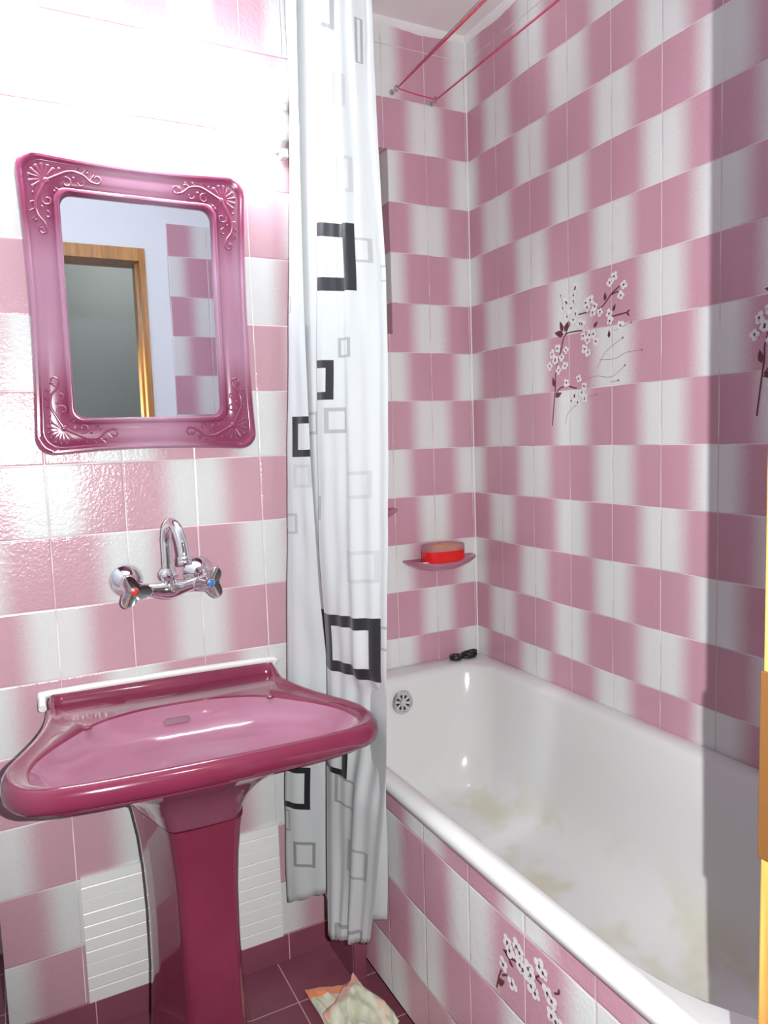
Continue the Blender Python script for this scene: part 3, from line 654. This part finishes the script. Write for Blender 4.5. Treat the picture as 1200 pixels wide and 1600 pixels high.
tag(obj('clothes_line', bm, M_cord, smooth=True), 'red cord clothes line strung over the bath from two eye hooks', 'clothes line')

# ------------------------------------------------------------------ shower curtain on its rail
rail = thing('curtain_rail', 'straight curtain rail over the bath edge carrying the white curtain', 'curtain rail', (-.725, -.85, ZF + 1.215))
bm = bmesh.new(); add_tube(bm, [(0, .469, 0), (0, -.849, 0)], .0095, 14); obj('rail', bm, M_enamel_plain, rail, smooth=True)
for yy in (.468, -.848):
    bm = bmesh.new(); add_lathe(bm, [(.024, -.0045), (.024, .002), (.012, .0045)], 20, axis_mat((0, yy, 0), (0, -1 if yy > 0 else 1, 0))); obj('rail_flange', bm, M_enamel_plain, rail, smooth=True)
LV = [  # height, then plan (x, y) of: left edge, first fold, main panel's left fold, its right fold, rear hem edge
 (1.19, (-.760, -.450), (-.777, -.560), (-.754, -.620), (-.700, -.740), (-.697, -.720)), (.95, (-.769, -.450), (-.787, -.558), (-.764, -.618), (-.711, -.742), (-.708, -.722)),
 (.75, (-.769, -.448), (-.790, -.552), (-.770, -.609), (-.715, -.751), (-.711, -.728)), (.55, (-.778, -.446), (-.791, -.546), (-.775, -.601), (-.714, -.759), (-.708, -.735)),
 (.35, (-.789, -.444), (-.792, -.540), (-.781, -.592), (-.713, -.768), (-.708, -.742)), (.15, (-.799, -.442), (-.790, -.534), (-.786, -.583), (-.719, -.776), (-.709, -.748)),
 (0.0, (-.808, -.440), (-.788, -.530), (-.790, -.577), (-.727, -.781), (-.717, -.753)), (-.15, (-.815, -.439), (-.783, -.526), (-.791, -.570), (-.736, -.787), (-.726, -.758)),
 (-.30, (-.822, -.437), (-.777, -.521), (-.786, -.564), (-.746, -.792), (-.735, -.763)), (-.45, (-.828, -.435), (-.765, -.516), (-.779, -.557), (-.757, -.798), (-.743, -.768)),
 (-.60, (-.838, -.434), (-.768, -.512), (-.785, -.559), (-.766, -.800), (-.747, -.768)), (-.70, (-.845, -.433), (-.770, -.509), (-.793, -.563), (-.772, -.800), (-.749, -.765)),
 (-.80, (-.850, -.432), (-.773, -.506), (-.799, -.568), (-.767, -.765), (-.739, -.746)), (-.90, (-.853, -.431), (-.776, -.503), (-.805, -.572), (-.762, -.730), (-.733, -.728)),
 (-1.0, (-.855, -.430), (-.779, -.500), (-.810, -.576), (-.754, -.687), (-.728, -.709)), (-1.10, (-.857, -.430), (-.782, -.497), (-.814, -.580), (-.748, -.650), (-.724, -.69))]
def plan(z):
    for a, b in zip(LV[:-1], LV[1:]):
        if z >= b[0] or b is LV[-1]:
            t = (z - a[0]) / (b[0] - a[0]); return [Vector((lerp(p[0], q[0], t), lerp(p[1], q[1], t))) for p, q in zip(a[1:], b[1:])]
HEM = [(0.0, -1.066), (1.0, -1.026), (20, -1.04), (23.2, -1.05), (40.0, -1.077), (41.0, -1.066), (42.0, -1.03), (43.0, -.987)]
def hem(u):
    for a, b in zip(HEM[:-1], HEM[1:]):
        if u <= b[0]: return lerp(a[1], b[1], (u - a[0]) / (b[0] - a[0]))
    return HEM[-1][1]
TAPER = [(0, 1.705), (1, 1.635), (20, 1.608), (23, 1.615), (40, 1.592), (41, 1.439), (43, 1.46)]
def taper(u):
    for a, b in zip(TAPER[:-1], TAPER[1:]):
        if u <= b[0]: return lerp(a[1], b[1], (u - a[0]) / (b[0] - a[0]))
    return TAPER[-1][1]
US = [k / 14 for k in range(15)] + [20.0, 22.0, 22.5, 23.0, 23.2] + [40 + k / 40 for k in range(41)] + [42.0, 42.4, 43.0]
def cpt(u, z):
    e = plan(z); L, F1, F2, R_, E_ = e; amp = 1.0
    w = .5 + .5 * math.sin(z * 2.2)
    if u <= 1:
        p = L.lerp(F1, u); n = Vector((-.75, -.65)); b = .006 * math.sin(PI * u) + .003 * math.sin(3 * PI * u + z * 1.5) * sstep(0, .25, u) * sstep(1, .75, u)
        return p + n * b
    if u == 20.0: return F1.lerp(L, .5) + Vector((.030, .030))
    c0 = F1 + Vector((.002, .014)); c1 = F2 + Vector((.022, .012))
    if u <= 23: return c0.lerp(c1, u - 22)
    if u <= 23.2: return c1 + Vector((.012, .006))
    if u <= 41:
        f = u - 40; p = F2.lerp(R_, f); n = Vector((-.92, -.38))
        b = .007 * math.sin(PI * f) ** .8 - .030 * math.exp(-((f - .68) / .24) ** 2) * sstep(-.72, -.58, z) * sstep(-.425, -.495, z) + .006 * math.sin(2 * PI * (f * 1.9 + .1) + z * .7) * sstep(0, .15, f) * sstep(1, .85, f) + .004 * math.sin(2 * PI * (f * 4.1) + z * 2.0) * sstep(.1, .4, f) * sstep(1, .85, f)
        b += .004 * mnoise.noise(Vector((f * 6, z * 5, 1.7))) * sstep(0, .2, f) * sstep(1, .9, f)
        return p + n * b
    bk = F2.lerp(R_, .55) + Vector((.022, .010))
    if u <= 42: return R_.lerp(bk, u - 41)
    return bk.lerp(E_, (u - 42))
bm = bmesh.new(); uvl = bm.loops.layers.uv.new('cloth'); NV = 120; grid = []
for u in US:
    col_ = []
    hz = hem(u) + .0022 * math.sin(u * 160)
    for k in range(NV + 1):
        z = lerp(1.19, hz, k / NV); p = cpt(u, z)
        q = mnoise.noise(Vector((u * 3, z * 7, 4.2))) * .0035 if u < 1 or 40 <= u <= 41 else 0
        v = bm.verts.new((p.x - q * .9, p.y - q * .4, z + ZF)); col_.append((v, (u, (z - .0363) / lerp(taper(u), 1.67 if u < 5 else 1.612 if u < 30 else 1.515, sstep(-.1, -.75, z)))))
    grid.append(col_)
for a, b in zip(grid[:-1], grid[1:]):
    for k in range(NV):
        f = bm.faces.new((a[k][0], b[k][0], b[k + 1][0], a[k + 1][0]))
        for lp, dt in zip(f.loops, (a[k], b[k], b[k + 1], a[k + 1])): lp[uvl].uv = dt[1]
t = NT('curtain_print')
uvn = t.n('ShaderNodeUVMap'); uvn.uv_map = 'cloth'; uv = uvn.outputs[0]
OFF = {'B': 0, 'C': 18, 'D': 36}
dark = None
for pn, uc, vc, hu, hv, su, sv, dk in CURTAIN_RECTS:
    def fld(hu_, hv_):
        mp = t.n('ShaderNodeMapping', vector_type='TEXTURE'); t.t.links.new(uv, mp.inputs[0])
        mp.inputs['Location'].default_value = (uc + OFF[pn], vc, 0); mp.inputs['Scale'].default_value = (hu_, hv_, 1)
        ab = t.n('ShaderNodeVectorMath', operation='ABSOLUTE'); t.t.links.new(mp.outputs[0], ab.inputs[0])
        sx = t.n('ShaderNodeSeparateXYZ'); t.t.links.new(ab.outputs[0], sx.inputs[0])
        return t.math('MAXIMUM', sx.outputs[0], sx.outputs[1])
    o_ = t.math('LESS_THAN', fld(hu, hv), 1.0)
    i_ = t.math('GREATER_THAN', fld(max(.0005, hu - su), max(.0004, hv - sv)), 1.0)
    mk = t.math('MULTIPLY', t.math('MULTIPLY', o_, i_), dk)
    dark = mk if dark is None else t.math('MAXIMUM', dark, mk)
p, x, y, z = t.pos()
col = t.mix(dark, (.60, .615, .625, 1), (.017, .018, .022, 1))
wv = t.n('ShaderNodeTexWave'); t.t.links.new(p, wv.inputs['Vector']); wv.inputs['Scale'].default_value = 160; wv.inputs['Distortion'].default_value = 2
nb = t.bump(t.noise(p, 900, 2), .12, .0006)
t.set(color=col, rough=.42, normal=nb, sheen=.15)
tr = t.n('ShaderNodeBsdfTranslucent'); t.put(tr.inputs['Color'], col)
ms = t.n('ShaderNodeMixShader'); t.put(ms.inputs[0], .28); t.t.links.new(t.b.outputs[0], ms.inputs[1]); t.t.links.new(tr.outputs[0], ms.inputs[2]); t.t.links.new(ms.outputs[0], t.o.inputs['Surface'])
cu = obj('shower_curtain', bm, t.m, smooth=True)
sm = cu.modifiers.new('thick', 'SOLIDIFY'); sm.thickness = .0006
tag(cu, 'white shower curtain printed with black and grey squares, gathered in folds', 'shower curtain')
for k in range(6):
    yy = -.46 - .052 * k; bm = bmesh.new()
    add_tube(bm, [(.0, 0 + .002 * math.sin(a), -.008 + .019 * math.cos(a)) if False else (.017 * math.sin(a), .0, -.006 + .018 * math.cos(a)) for a in [2 * PI * q / 20 for q in range(20)]], .0015, 6, closed=True)
    bmesh.ops.translate(bm, verts=bm.verts, vec=(0, yy + .85, 0))
    obj('curtain_ring', bm, M_steel, rail, smooth=True)

# ------------------------------------------------------------------ cleaning cloth on the floor
t = NT('floor_cloth'); p, x, y, z = t.pos(); uvn = t.n('ShaderNodeUVMap'); uvn.uv_map = 'cloth'
s = t.n('ShaderNodeSeparateXYZ'); t.t.links.new(uvn.outputs[0], s.inputs[0])
nz = t.noise(uvn.outputs[0], 5, 3)
base = t.mix(t.ramp(nz, .4, .6), (.62, .62, .50, 1), (.52, .53, .38, 1))
base = t.mix(t.math('MULTIPLY', t.ramp(t.noise(uvn.outputs[0], 3.0, 2), .52, .66), .8), base, (.70, .42, .36, 1))
band = t.math('LESS_THAN', s.outputs[1], .16)
base = t.mix(band, base, (.85, .24, .10, 1))
band = t.math('MULTIPLY', t.math('GREATER_THAN', s.outputs[1], 1.5), t.math('LESS_THAN', s.outputs[1], 2.13))
base = t.mix(band, base, (.80, .40, .33, 1))
M_cloth = t.set(color=base, rough=.9, sheen=.3, normal=t.bump(t.noise(p, 500, 2), .5, .001))
def sheet(bm, ul, P, h0, hmax, seed, voff, n=40):
    """a crumpled sheet between four floor corners"""
    g = []
    for i in range(n + 1):
        r = []
        for j in range(n + 1):
            a, b = i / n, j / n; q = Vector(P[0]).lerp(Vector(P[1]), a).lerp(Vector(P[3]).lerp(Vector(P[2]), a), b)
            e = min(a, 1 - a, b, 1 - b) * 2
            rid = 1 - abs(mnoise.noise(Vector((a * 2.2 + b * 1.3, b * 1.1 - a * .6, seed)))) * 3.2
            rid2 = 1 - abs(mnoise.noise(Vector((a * 4.6 - b * 2.0, b * 2.0 + a, seed + 5)))) * 3.0
            h = h0 * (.35 + .65 * sstep(0, .4, e)) + hmax * (max(0, rid) * .7 + max(0, rid2) * .35) * (.35 + .65 * sstep(0, .25, e))
            q.x += .010 * mnoise.noise(Vector((a * 2.4, b * 2.4, seed + 12))); q.y += .010 * mnoise.noise(Vector((a * 2.4, b * 2.4, seed + 19)))
            r.append((bm.verts.new((q.x, q.y, q.z + .0030 + h)), (a, b + voff)))
        g.append(r)
    for i in range(n):
        for j in range(n):
            q = (g[i][j], g[i + 1][j], g[i + 1][j + 1], g[i][j + 1]); f = bm.faces.new([v[0] for v in q])
            for lp, d_ in zip(f.loops, q): lp[ul].uv = d_[1]
bm = bmesh.new(); ul = bm.loops.layers.uv.new('cloth')
sheet(bm, ul, [(-.845, -.505, .0), (-.742, -.548, .0), (-.700, -.760, 0), (-.865, -.740, 0)], .002, .012, 2.3, 0)
sheet(bm, ul, [(-.742, -.540, .016), (-.846, -.625, .012), (-.842, -.80, .006), (-.704, -.715, .008)], .006, .020, 7.1, 2)
o = obj('floor_cloth', bm, M_cloth, smooth=True); m_ = o.modifiers.new('thick', 'SOLIDIFY'); m_.thickness = .002; m_.offset = 1
tag(o, 'crumpled pale green cloth with an orange hem on the dark floor tiles', 'cloth')
bpy.context.view_layer.update()

# ------------------------------------------------------------------ light
def light(name, typ, loc, power, col=(1, 1, 1), size=.01, rot=None):
    d_ = bpy.data.lights.new(name, typ); o = bpy.data.objects.new(name, d_); C.objects.link(o); o.location = loc
    d_.energy = power; d_.color = col
    if typ == 'AREA': d_.size = size
    else: d_.shadow_soft_size = size
    if rot: o.rotation_euler = rot
    return o
fl = light('camera_flash', 'SPOT', CAM + rt2 * .070 + up2 * .025, FLASH, (.965, 1.0, .985), .003)
fl.rotation_euler = cam.matrix_world.to_euler(); fl.data.spot_size = math.radians(100); fl.data.spot_blend = .55
light('hall_ceiling_light', 'POINT', (-.75, -2.5, 2.3), HALL, (1, .97, .92), .08)
w = bpy.data.worlds.new('world'); sc.world = w; w.use_nodes = True
w.node_tree.nodes['Background'].inputs[0].default_value = (.8, .85, 1, 1); w.node_tree.nodes['Background'].inputs[1].default_value = .05

sc.view_settings.view_transform = 'Standard'; sc.view_settings.look = 'None'; sc.view_settings.gamma = 1; sc.view_settings.use_curve_mapping = False
sc.view_settings.exposure = EXPOSURE
sc.cycles.use_denoising = True
sc.cycles.max_bounces = 8; sc.cycles.diffuse_bounces = 5; sc.cycles.glossy_bounces = 5; sc.cycles.transmission_bounces = 6
sc.cycles.sample_clamp_indirect = 6; sc.cycles.caustics_reflective = False; sc.cycles.caustics_refractive = False
